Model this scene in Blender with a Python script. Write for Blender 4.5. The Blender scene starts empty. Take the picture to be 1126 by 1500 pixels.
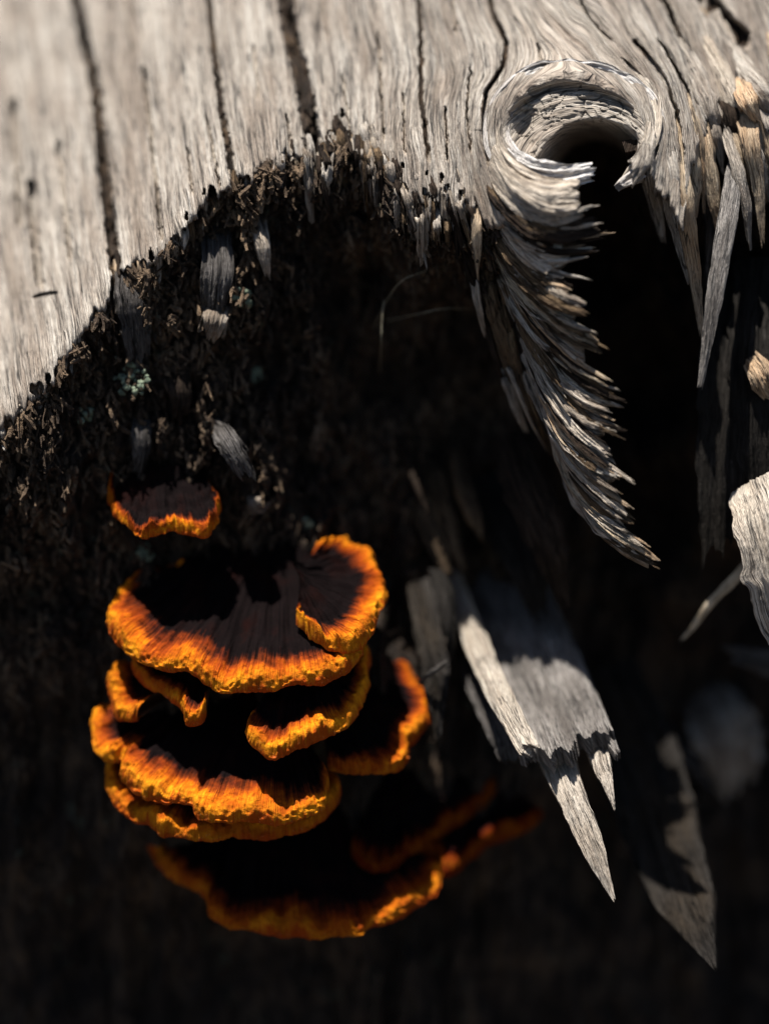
import bpy, math, random
import numpy as np
from mathutils import Vector

# ------------------------------------------------------------------ camera, sky, sun, exposure
PITCH = math.radians(27.0)
DIST = 0.45                       # camera to the plane of sharp focus
PX = 0.00015                      # metres per photograph pixel on that plane
R_ = np.array([1.0, 0.0, 0.0])
F_ = np.array([0.0, math.cos(PITCH), -math.sin(PITCH)])
U_ = np.array([0.0, math.sin(PITCH), math.cos(PITCH)])
CTR = np.array([0.0, 0.0, 0.22])
CAM = CTR - F_ * DIST

scene = bpy.context.scene
col = scene.collection
cam_d = bpy.data.cameras.new('camera')
cam = bpy.data.objects.new('camera', cam_d); col.objects.link(cam)
cam.location = CAM
cam.rotation_euler = (math.pi / 2 - PITCH, 0, 0)
cam_d.sensor_fit = 'HORIZONTAL'; cam_d.sensor_width = 36.0
cam_d.lens = 36.0 * DIST / (1126 * PX)
cam_d.clip_start = 0.01; cam_d.clip_end = 500.0
cam_d.dof.use_dof = True
cam_d.dof.focus_distance = DIST - 0.003
cam_d.dof.aperture_fstop = 4.1
scene.camera = cam

SUN_CAM = np.array([-0.17, 0.90, 0.32])          # right, up, towards the camera
sv = R_ * SUN_CAM[0] + U_ * SUN_CAM[1] - F_ * SUN_CAM[2]
sv = sv / np.linalg.norm(sv)
world = bpy.data.worlds.new('World'); scene.world = world; world.use_nodes = True
wn = world.node_tree
sky = wn.nodes.new('ShaderNodeTexSky'); sky.sky_type = 'NISHITA'; sky.sun_disc = False
sky.sun_elevation = math.asin(sv[2]); sky.sun_rotation = math.atan2(sv[0], sv[1])
wn.links.new(sky.outputs[0], wn.nodes['Background'].inputs[0])
wn.nodes['Background'].inputs[1].default_value = 0.05
sl = bpy.data.lights.new('sun', 'SUN'); sl.energy = 5.0; sl.angle = math.radians(0.6); sl.color = (1.0, 0.965, 0.91)
so = bpy.data.objects.new('sun', sl); col.objects.link(so)
so.rotation_euler = Vector(sv).to_track_quat('Z', 'Y').to_euler(); so.location = (0, 0, 3)
scene.view_settings.view_transform = 'Standard'; scene.view_settings.look = 'None'
scene.view_settings.exposure = 1.22; scene.view_settings.gamma = 1.0
scene.view_settings.use_curve_mapping = False

# ------------------------------------------------------------------ numeric helpers
def W(px, py, d):
    """photograph pixel + depth behind the focus plane (mm) -> world metres"""
    px = np.asarray(px, float); py = np.asarray(py, float); d = np.asarray(d, float)
    dep = DIST + d * 0.001; k = PX * dep / DIST
    return CAM + ((px - 563) * k)[..., None] * R_ + ((750 - py) * k)[..., None] * U_ + dep[..., None] * F_

def hsh(ix, iy, seed):
    h = (ix.astype(np.int64) * 374761393 + iy.astype(np.int64) * 668265263 + seed * 974634777) & 0xFFFFFFFF
    h = ((h ^ (h >> 13)) * 1274126177) & 0xFFFFFFFF
    h = h ^ (h >> 16)
    return (h & 0xFFFFFF) / float(0x1000000)

def vn(x, y, seed=0):
    x = np.asarray(x, float); y = np.asarray(y, float) + 0 * x; x = x + 0 * y
    ix = np.floor(x); iy = np.floor(y); fx = x - ix; fy = y - iy
    ix = ix.astype(np.int64); iy = iy.astype(np.int64)
    fx = fx * fx * fx * (fx * (fx * 6 - 15) + 10); fy = fy * fy * fy * (fy * (fy * 6 - 15) + 10)
    a = hsh(ix, iy, seed); b = hsh(ix + 1, iy, seed); c = hsh(ix, iy + 1, seed); d = hsh(ix + 1, iy + 1, seed)
    return (a + (b - a) * fx + (c - a) * fy + (a - b - c + d) * fx * fy) * 2 - 1

def fbm(x, y, o=4, seed=0, g=0.5):
    s = 0; a = 1; n = 0
    for i in range(o):
        s = s + a * vn(x * 2.03 ** i + 17.3 * i, y * 2.03 ** i + 5.1 * i, seed + i * 7); n += a; a *= g
    return s / n

def worley(x, y, seed=0):
    ix = np.floor(x).astype(np.int64); iy = np.floor(y).astype(np.int64)
    f1 = np.full(x.shape, 9.0); f2 = np.full(x.shape, 9.0); cid = np.zeros(x.shape)
    for dx in (-1, 0, 1):
        for dy in (-1, 0, 1):
            cx = ix + dx; cy = iy + dy
            qx = cx + hsh(cx, cy, seed); qy = cy + hsh(cx, cy, seed + 11)
            r = np.hypot(x - qx, y - qy)
            m = r < f1
            f2 = np.where(m, f1, np.minimum(f2, r)); cid = np.where(m, hsh(cx, cy, seed + 23), cid); f1 = np.where(m, r, f1)
    return f1, f2, cid

def sstep(a, b, x):
    t = np.clip((x - a) / (b - a), 0, 1); return t * t * (3 - 2 * t)

def crom(pts, t):
    """Catmull-Rom through pts (n,k) at t in 0..1 (straight on beyond the ends)"""
    p = np.asarray(pts, float); n = len(p)
    p = np.vstack([2 * p[0] - p[1], p, 2 * p[-1] - p[-2]])
    t = np.asarray(t, float)
    x = np.clip(t, 0, 1) * (n - 1); i = np.minimum(x.astype(int), n - 2); f = (x - i)[..., None]
    a, b, c, d = p[i], p[i + 1], p[i + 2], p[i + 3]
    r = 0.5 * (2 * b + (c - a) * f + (2 * a - 5 * b + 4 * c - d) * f ** 2 + (3 * b - a - 3 * c + d) * f ** 3)
    over = (t - np.clip(t, 0, 1))[..., None] * (n - 1)
    return r + over * np.where(over > 0, p[-2] - p[-3], p[2] - p[1])

# ------------------------------------------------------------------ mesh helpers
def mesh_from(name, V, Q, uv=None, smooth=True, normals=None):
    """V (n,3), Q (m,4) quads, uv (n,2) per vertex"""
    me = bpy.data.meshes.new(name)
    V = np.ascontiguousarray(V, dtype=np.float32); Q = np.ascontiguousarray(Q, dtype=np.int32)
    m = len(Q)
    me.vertices.add(len(V)); me.vertices.foreach_set('co', V.ravel())
    me.loops.add(m * 4); me.loops.foreach_set('vertex_index', Q.ravel())
    me.polygons.add(m); me.polygons.foreach_set('loop_start', np.arange(0, m * 4, 4, dtype=np.int32))
    me.update(calc_edges=True)
    if uv is not None:
        l = me.uv_layers.new(name='grain')
        l.data.foreach_set('uv', np.ascontiguousarray(uv[Q.ravel()], dtype=np.float32).ravel())
    me.polygons.foreach_set('use_smooth', np.full(m, smooth))
    if normals is not None:
        me.normals_split_custom_set_from_vertices([tuple(v) for v in normals])
    me.validate(); return me

def link(name, me, mat, parent=None):
    o = bpy.data.objects.new(name, me); col.objects.link(o)
    if mat is not None:
        me.materials.clear(); me.materials.append(mat)
    if parent is not None:
        o.parent = parent
    return o

def tag(o, label=None, cat=None, group=None, kind=None):
    if label: o['label'] = label
    if cat: o['category'] = cat
    if group: o['group'] = group
    if kind: o['kind'] = kind
    return o

def empty(name, label, cat, group=None):
    o = bpy.data.objects.new(name, None); o.empty_display_size = 0.01; col.objects.link(o)
    return tag(o, label, cat, group)

def grid_quads(nv, nu, off=0, wrap=False):
    i = np.arange(nv - 1)[:, None]; j = np.arange(nu if wrap else nu - 1)[None, :]
    jn = (j + 1) % nu
    a = i * nu + j; b = i * nu + jn; c = (i + 1) * nu + jn; d = (i + 1) * nu + j
    return np.stack([a, d, c, b], -1).reshape(-1, 4) + off

def gnormals(P):
    du = np.gradient(P, axis=1); dv = np.gradient(P, axis=0)
    n = np.cross(du, dv); n /= np.linalg.norm(n, axis=-1, keepdims=True) + 1e-20
    m = CAM - P
    flip = np.sum(n.reshape(-1, 3).mean(0) * m.reshape(-1, 3).mean(0)) < 0
    return -n if flip else n

def solid_sheet(P, thick, uv, N=None):
    """closed solid from a front grid P (nv,nu,3): side walls and back added"""
    nv, nu, _ = P.shape
    N = gnormals(P) if N is None else N
    B = P - N * (thick[..., None] if np.ndim(thick) else thick)
    ring = np.concatenate([P, B[:, ::-1]], 1)                 # nv x 2nu closed loop
    ruv = np.concatenate([uv, uv[:, ::-1] + np.array([1.7, 0.4])], 1)
    V = ring.reshape(-1, 3); q = grid_quads(nv, 2 * nu, 0, True)
    caps = []
    for r in (0, nv - 1):
        j = np.arange(nu - 1); a = r * 2 * nu + j; b = a + 1; d = r * 2 * nu + 2 * nu - 1 - j; c = d - 1
        f = np.stack([a, b, c, d], -1); caps.append(f if r == 0 else f[:, ::-1])
    q = np.vstack([q] + caps)
    # outward orientation: the first front face must face along N
    a, b, c, _ = q[(nv // 2) * 2 * nu + nu // 2]
    fn = np.cross(V[b] - V[a], V[c] - V[a])
    if np.dot(fn, N[nv // 2, nu // 2]) < 0: q = q[:, ::-1]
    return V, q, ruv.reshape(-1, 2)

def sharp_edges(me, ang=40):
    me.set_sharp_from_angle(angle=math.radians(ang))

def ribbon(name, pts, widths, thick, mat, parent=None, seed=0, nu=14, nv=40, jag=0.05, ridge=0.35, roll=0.0, arch=0.25, rag0=0.0, wob=0.12, notch=0.0, collect=None):
    """a splinter: px,py,d centre line, widths in px, thick in mm"""
    t = np.linspace(0, 1, nv); c = np.linspace(-1, 1, nu)
    cj = vn(c * 3.1 + seed * 1.7, 0.5, seed + 3) * 0.6 + vn(c * min(nu * 0.31, 7) + seed, 0.5, seed + 5) * 0.6 + (0.25 * vn(c * nu * 0.31 + seed, 0.5, seed + 15) if nu > 25 else 0)
    if notch: cj = cj - notch * sstep(0.2, 0.6, vn(c * 2.3 + seed, 2.5, seed + 9))
    cs = vn(c * nu * 0.3 + seed, 7.5, seed + 6)
    T2 = t[:, None] * (1 + jag * cj[None, :] * sstep(0.0, 1, t)[:, None]) - rag0 * np.abs(cs)[None, :] * (1 - t[:, None])
    C3 = W(*[crom(pts, T2)[..., k] for k in range(3)])
    Cm = W(*[crom(pts, t)[..., k] for k in range(3)])
    tan = np.gradient(Cm, axis=0); tan /= np.linalg.norm(tan, axis=1, keepdims=True)
    toc = CAM - Cm; toc /= np.linalg.norm(toc, axis=1, keepdims=True)
    side = np.cross(tan, toc); side /= np.linalg.norm(side, axis=1, keepdims=True)
    nor = np.cross(side, tan)
    rl = roll if np.ndim(roll) else np.full(nv, roll)
    ca, sa = np.cos(rl)[:, None], np.sin(rl)[:, None]
    side, nor = side * ca + nor * sa, nor * ca - side * sa
    w = np.interp(t, np.linspace(0, 1, len(widths)), widths) * PX * 0.5
    length = np.linalg.norm(np.diff(Cm, axis=0), axis=1).sum()
    umm = c[None, :] * w[:, None] * 1000; vmm = T2 * length * 1000
    e = 1 + wob * vn(vmm * 0.35 + seed, np.sign(c)[None, :] * 3.3, seed + 1)
    P = C3 + side[:, None, :] * (c[None, :] * w[:, None] * e)[..., None]
    wm = w.max() * 1000
    h = arch * wm * (1 - c[None, :] ** 2) * (w / w.max())[:, None]
    h = h + ridge * (0.6 * vn(umm * 1.1 + seed * 3, vmm * 0.05, seed + 2) + 0.5 * vn(umm * 2.6 + seed, vmm * 0.1, seed + 4) + 0.25 * vn(umm * 2.0, vmm * 0.9, seed + 8)) * np.minimum(1, w * 1000 / 0.8)[:, None]
    P = P + nor[:, None, :] * (h * 0.001)[..., None]
    uv = np.stack([umm + seed * 13.7, vmm + seed * 5.3], -1)
    th = thick * 0.001 * np.minimum(1, 0.25 + w / (w.max() + 1e-9))[:, None] * np.ones((1, nu))
    V, q, u = solid_sheet(P, th, uv, np.repeat(nor[:, None, :], nu, 1))
    if collect is not None:
        collect.append((V, q, u, mat)); return None
    me = mesh_from(name, V, q, u); sharp_edges(me, 50)
    return link(name, me, mat, parent)

def joined(name, items, parent):
    mats = []; off = 0; Vs = []; Qs = []; Us = []; mi = []
    for V, q, u, m in items:
        if m not in mats: mats.append(m)
        Vs.append(V); Qs.append(q + off); Us.append(u); mi.append(np.full(len(q), mats.index(m))); off += len(V)
    me = mesh_from(name, np.vstack(Vs), np.vstack(Qs), np.vstack(Us)); sharp_edges(me, 50)
    o = link(name, me, None, parent)
    for m in mats: me.materials.append(m)
    me.polygons.foreach_set('material_index', np.concatenate(mi).astype(np.int32)); me.update()
    o['kind'] = 'stuff'; return o

# ------------------------------------------------------------------ materials
class NT:
    def __init__(s, name):
        s.m = bpy.data.materials.new(name); s.m.use_nodes = True; s.t = s.m.node_tree
        s.b = s.t.nodes['Principled BSDF']
    def n(s, typ, **kw):
        o = s.t.nodes.new(typ)
        for k, v in kw.items(): setattr(o, k, v)
        return o
    def l(s, a, b): s.t.links.new(a, b)
    def noise(s, vec, scale=1.0, detail=4.0, rough=0.55, dim='3D', dist=0.0):
        o = s.n('ShaderNodeTexNoise', noise_dimensions=dim)
        o.inputs['Scale'].default_value = scale; o.inputs['Detail'].default_value = detail
        o.inputs['Roughness'].default_value = rough; o.inputs['Distortion'].default_value = dist
        s.l(vec, o.inputs['Vector']); return o.outputs[0]
    def mapv(s, vec, sc, loc=(0, 0, 0)):
        o = s.n('ShaderNodeMapping'); o.inputs['Scale'].default_value = sc; o.inputs['Location'].default_value = loc
        s.l(vec, o.inputs['Vector']); return o.outputs[0]
    def ramp(s, fac, stops):
        o = s.n('ShaderNodeValToRGB'); r = o.color_ramp
        while len(r.elements) < len(stops): r.elements.new(0.5)
        for e, (p, c) in zip(r.elements, stops):
            e.position = p; e.color = (c, c, c, 1) if not hasattr(c, '__len__') else (*c, 1)
        s.l(fac, o.inputs[0]); return o.outputs[0]
    def mix(s, fac, a, b, mode='MIX'):
        o = s.n('ShaderNodeMix', data_type='RGBA', blend_type=mode)
        for v, i in ((fac, 0), (a, 6), (b, 7)):
            if hasattr(v, 'is_linked'): s.l(v, o.inputs[i])
            elif hasattr(v, '__len__'): o.inputs[i].default_value = (*v, 1)
            else: o.inputs[i].default_value = v
        return o.outputs[2]
    def math(s, op, a, b=0.5, c=None):
        o = s.n('ShaderNodeMath', operation=op)
        for i, v in enumerate((a, b, c)):
            if v is None: continue
            if hasattr(v, 'is_linked'): s.l(v, o.inputs[i])
            else: o.inputs[i].default_value = v
        return o.outputs[0]
    def bump(s, h, dist, strength=1.0, prev=None):
        o = s.n('ShaderNodeBump'); o.inputs['Distance'].default_value = dist; o.inputs['Strength'].default_value = strength
        s.l(h, o.inputs['Height'])
        if prev is not None: s.l(prev, o.inputs['Normal'])
        return o.outputs[0]

def wood(name, light, mid, dark, stain=None, stain_amt=0.3, crack=1.0, rough=0.75, bump=1.0, fine=1.0):
    k = NT(name)
    uv = k.n('ShaderNodeUVMap', uv_map='grain').outputs[0]
    obj = k.n('ShaderNodeTexCoord').outputs['Object']
    warp = k.noise(k.mapv(uv, (0.25, 0.12, 1)), 1, 1)
    wv = k.n('ShaderNodeCombineXYZ'); k.l(k.math('MULTIPLY_ADD', warp, 0.7, -0.35), wv.inputs[0])
    add = k.n('ShaderNodeVectorMath', operation='ADD'); k.l(uv, add.inputs[0]); k.l(wv.outputs[0], add.inputs[1])
    g = add.outputs[0]
    f1 = k.noise(k.mapv(g, (2.6 * fine, 0.10, 1)), 1, 3, 0.7)
    f2 = k.noise(k.mapv(g, (0.45, 0.022, 1), (3, 9, 0)), 1, 3, 0.65)
    f3 = k.noise(k.mapv(g, (5.0 * fine, 0.4, 1), (5, 2, 0)), 1, 2, 0.6)
    hair = k.noise(k.mapv(g, (1.5 * fine, 0.055, 1), (31, 4, 0)), 1, 2, 0.5)
    hairm = k.ramp(k.math('ABSOLUTE', k.math('SUBTRACT', hair, 0.5)), [(0.0, 1.0), (0.012, 0.8), (0.03, 0.0)])
    gate = k.ramp(k.noise(k.mapv(g, (0.5, 0.06, 1), (8, 1, 0)), 1, 2), [(0.44, 0.0), (0.58, 1.0)])
    hairm = k.math('MULTIPLY', hairm, gate)
    patch = k.noise(k.mapv(g, (0.10, 0.035, 1), (1, 6, 0)), 1, 3, 0.6)
    speck = k.noise(obj, 2200, 2, 0.5)
    tone = k.math('ADD', k.math('MULTIPLY', f1, 0.55), k.math('MULTIPLY', f2, 0.45))
    base = k.ramp(tone, [(0.36, dark), (0.48, mid), (0.61, light)])
    if stain is not None:
        base = k.mix(k.math('MULTIPLY', k.ramp(patch, [(0.44, 0.0), (0.62, 1.0)]), stain_amt), base, stain)
    base = k.mix(k.math('MULTIPLY', k.ramp(f3, [(0.36, 1.0), (0.5, 0.0)]), 0.6), base, tuple(c * 0.35 for c in dark))
    base = k.mix(k.math('MULTIPLY', k.ramp(speck, [(0.66, 0.0), (0.74, 1.0)]), 0.35), base, tuple(c * 0.4 for c in dark))
    base = k.mix(k.math('MULTIPLY', hairm, 0.9 * crack), base, tuple(c * 0.15 for c in dark))
    k.l(base, k.b.inputs['Base Color'])
    k.b.inputs['Roughness'].default_value = rough
    k.b.inputs['Specular IOR Level'].default_value = 0.35 if light[0] > 0.25 else 0.08
    h = k.math('MULTIPLY_ADD', f3, 0.4, f1)
    h = k.math('MULTIPLY_ADD', hairm, -0.9, h)
    h = k.math('MULTIPLY_ADD', speck, 0.12, h)
    n = k.bump(h, 0.0010 * bump, 1.0)
    k.l(n, k.b.inputs['Normal'])
    return k.m

def rot_mat(name, c0, c1, c2, flecks=0.5):
    k = NT(name)
    obj = k.n('ShaderNodeTexCoord').outputs['Object']
    st = k.mapv(obj, (1, 1, 0.28))
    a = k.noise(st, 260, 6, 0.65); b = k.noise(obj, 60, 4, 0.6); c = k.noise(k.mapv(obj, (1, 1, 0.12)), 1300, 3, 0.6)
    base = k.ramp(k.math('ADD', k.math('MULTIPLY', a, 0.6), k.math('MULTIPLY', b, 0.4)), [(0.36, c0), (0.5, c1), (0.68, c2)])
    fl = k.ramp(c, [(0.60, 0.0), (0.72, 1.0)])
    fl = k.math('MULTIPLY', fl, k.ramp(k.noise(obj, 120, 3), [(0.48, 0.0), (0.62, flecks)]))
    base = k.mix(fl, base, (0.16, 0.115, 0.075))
    li = k.ramp(k.noise(obj, 170, 2), [(0.66, 0.0), (0.70, 1.0)])
    li = k.math('MULTIPLY', li, k.ramp(k.noise(obj, 900, 3), [(0.47, 0.0), (0.56, 0.7)]))
    base = k.mix(li, base, (0.05, 0.065, 0.045))
    k.l(base, k.b.inputs['Base Color']); k.b.inputs['Roughness'].default_value = 0.9
    k.b.inputs['Specular IOR Level'].default_value = 0.2
    n = k.bump(k.math('MULTIPLY_ADD', c, 0.35, a), 0.0024, 1.0)
    k.l(n, k.b.inputs['Normal'])
    return k.m

def fungus_mat(name, band=0.76, dim=1.0):  # dim: rustier tint, plus the shade on lower brackets put into the colour
    """v of the grain map is the way from the attachment (0) to the growing edge (1); u runs round the edge in mm"""
    k = NT(name)
    uv = k.n('ShaderNodeUVMap', uv_map='grain').outputs[0]
    obj = k.n('ShaderNodeTexCoord').outputs['Object']
    sep = k.n('ShaderNodeSeparateXYZ'); k.l(uv, sep.inputs[0])
    v = sep.outputs[1]
    rad = k.noise(k.mapv(uv, (0.9, 1.3, 1)), 1, 5, 0.65)
    radf = k.noise(k.mapv(uv, (3.2, 3.0, 1), (4, 4, 0)), 1, 4, 0.6)
    lump = k.noise(obj, 330, 4, 0.6); lumpb = k.noise(obj, 75, 3, 0.5); gr = k.noise(obj, 2300, 3, 0.6)
    x = k.math('ADD', v, k.math('MULTIPLY_ADD', rad, 0.20, -0.10))
    x = k.math('ADD', x, k.math('MULTIPLY_ADD', radf, 0.18, -0.09))
    x = k.math('ADD', x, k.math('MULTIPLY_ADD', lumpb, 0.24, -0.12))
    x = k.math('ADD', x, k.math('MULTIPLY_ADD', lump, 0.20, -0.10))
    wide = k.noise(k.mapv(uv, (0.07, 0.4, 1), (2, 7, 0)), 1, 2, 0.5)
    x = k.math('ADD', x, k.math('MULTIPLY_ADD', wide, 0.22, -0.11))
    b = band
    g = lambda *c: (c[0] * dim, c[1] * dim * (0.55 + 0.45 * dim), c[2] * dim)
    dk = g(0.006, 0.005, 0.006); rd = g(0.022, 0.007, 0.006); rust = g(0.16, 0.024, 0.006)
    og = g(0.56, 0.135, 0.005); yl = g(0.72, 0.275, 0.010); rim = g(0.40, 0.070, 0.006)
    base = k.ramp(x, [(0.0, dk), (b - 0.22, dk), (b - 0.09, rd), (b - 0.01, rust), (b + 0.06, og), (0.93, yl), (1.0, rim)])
    base = k.mix(k.math('MULTIPLY', k.ramp(lump, [(0.40, 1.0), (0.56, 0.0)]), 0.45), base, g(0.24, 0.045, 0.004))
    base = k.mix(k.math('MULTIPLY', k.ramp(k.noise(obj, 120, 3, 0.6), [(0.42, 1.0), (0.58, 0.0)]), 0.55), base, g(0.30, 0.045, 0.004))
    inner = k.ramp(x, [(b - 0.10, 1.0), (b - 0.01, 0.0)])
    strk = k.ramp(radf, [(0.40, 0.25), (0.62, 1.0)])
    inc = k.mix(strk, (0.0014, 0.0009, 0.001), (0.0075, 0.0042, 0.0042))
    inc = k.mix(k.ramp(k.noise(obj, 140, 3), [(0.5, 0.0), (0.66, 0.6)]), inc, (0.014, 0.0035, 0.0025))
    base = k.mix(inner, base, inc)
    dust = k.math('MULTIPLY', k.ramp(gr, [(0.60, 0.0), (0.70, 1.0)]), k.ramp(v, [(0.9, 0.0), (1.0, 0.5)]))
    base = k.mix(dust, base, g(0.60, 0.34, 0.15))
    k.l(base, k.b.inputs['Base Color']); k.b.inputs['Roughness'].default_value = 0.9
    k.b.inputs['Specular IOR Level'].default_value = 0.04
    n = k.bump(k.math('MULTIPLY_ADD', gr, 0.30, k.math('MULTIPLY_ADD', radf, 0.9, lump)), 0.0011, 0.9)
    k.l(n, k.b.inputs['Normal'])
    return k.m

def plain(name, c0, c1, scale=400, rough=0.8, bump=0.0004):
    k = NT(name); obj = k.n('ShaderNodeTexCoord').outputs['Object']
    a = k.noise(obj, scale, 5, 0.6)
    k.l(k.ramp(a, [(0.35, c0), (0.65, c1)]), k.b.inputs['Base Color']); k.b.inputs['Roughness'].default_value = rough
    if bump: k.l(k.bump(a, bump), k.b.inputs['Normal'])
    return k.m

M_shell = wood('weathered_wood', (0.51, 0.46, 0.395), (0.345, 0.295, 0.24), (0.13, 0.100, 0.078), (0.165, 0.115, 0.078), 0.55, bump=1.2)
M_silver = wood('silver_knot_wood', (0.66, 0.63, 0.60), (0.50, 0.465, 0.43), (0.20, 0.175, 0.155), (0.28, 0.235, 0.20), 0.35)
M_pale = wood('bleached_wood', (0.52, 0.46, 0.38), (0.40, 0.34, 0.275), (0.19, 0.15, 0.115), (0.30, 0.22, 0.14), 0.35)
M_slab = wood('grey_slab_wood', (0.34, 0.31, 0.28), (0.19, 0.168, 0.15), (0.055, 0.046, 0.04), (0.08, 0.066, 0.055), 0.6, bump=1.6)
M_tail = wood('torn_wood', (0.58, 0.50, 0.41), (0.36, 0.295, 0.225), (0.07, 0.05, 0.035), (0.09, 0.058, 0.035), 0.7, bump=1.3)
M_tan = wood('tan_splinter_wood', (0.46, 0.37, 0.26), (0.33, 0.25, 0.165), (0.14, 0.095, 0.06), (0.36, 0.20, 0.09), 0.5)
M_fresh = wood('fresh_broken_wood', (0.50, 0.37, 0.24), (0.40, 0.26, 0.15), (0.2, 0.11, 0.055), (0.38, 0.19, 0.08), 0.4)
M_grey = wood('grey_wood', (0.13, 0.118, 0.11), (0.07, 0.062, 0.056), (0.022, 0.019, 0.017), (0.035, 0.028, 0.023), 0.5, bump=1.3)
M_shard = wood('shade_darkened_shard_wood', (0.046, 0.040, 0.035), (0.021, 0.018, 0.0155), (0.007, 0.006, 0.005), (0.055, 0.038, 0.022), 0.4, bump=1.4)  # dark wood, colour lowered further to stand in for shade on these pieces
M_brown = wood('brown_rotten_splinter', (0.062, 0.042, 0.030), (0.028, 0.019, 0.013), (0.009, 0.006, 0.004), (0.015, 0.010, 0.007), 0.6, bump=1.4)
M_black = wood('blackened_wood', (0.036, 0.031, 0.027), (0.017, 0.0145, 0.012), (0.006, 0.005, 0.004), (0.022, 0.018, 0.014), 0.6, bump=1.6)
M_crumbw = wood('golden_rotten_wood', (0.22, 0.15, 0.085), (0.11, 0.072, 0.042), (0.03, 0.02, 0.012), (0.04, 0.027, 0.017), 0.6, bump=1.4)
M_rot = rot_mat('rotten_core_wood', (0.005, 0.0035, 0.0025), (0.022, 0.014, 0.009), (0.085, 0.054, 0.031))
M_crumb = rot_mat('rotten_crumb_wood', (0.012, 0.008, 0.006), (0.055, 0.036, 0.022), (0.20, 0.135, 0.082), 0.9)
M_lichen = plain('grey_green_lichen', (0.055, 0.075, 0.048), (0.17, 0.20, 0.13), 900)
M_pore = plain('pore_surface', (0.10, 0.035, 0.010), (0.22, 0.085, 0.02), 1800)
M_dry = plain('dry_grass', (0.22, 0.17, 0.11), (0.40, 0.33, 0.24), 300)
M_silk = plain('pale_thread', (0.22, 0.20, 0.14), (0.34, 0.30, 0.20), 300, 0.5, 0)
M_soil = plain('forest_soil', (0.018, 0.012, 0.008), (0.06, 0.04, 0.025), 60, 0.95, 0.004)

# ------------------------------------------------------------------ fungi outlines (needed for the core's depth too)
SLOPE = math.radians(11)
CN = np.array([0.0, -math.sin(SLOPE), math.cos(SLOPE)])       # cap plane normal: caps slope down to the front

def cap_plane_depth(px, py, anchor, roll=0.0, slope=SLOPE):
    """depth (mm) where the pixel ray meets the cap plane through the anchor (px,py,d)"""
    n = np.array([math.sin(roll), -math.sin(slope) * math.cos(roll), math.cos(slope) * math.cos(roll)])
    A = W(*[np.array(a, float) for a in anchor])
    px = np.asarray(px, float); py = np.asarray(py, float)
    ray = ((px - 563) * PX / DIST)[..., None] * R_ + ((750 - py) * PX / DIST)[..., None] * U_ + F_
    s = ((A - CAM) @ n) / (ray @ n)
    return (s - DIST) * 1000, n

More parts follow.
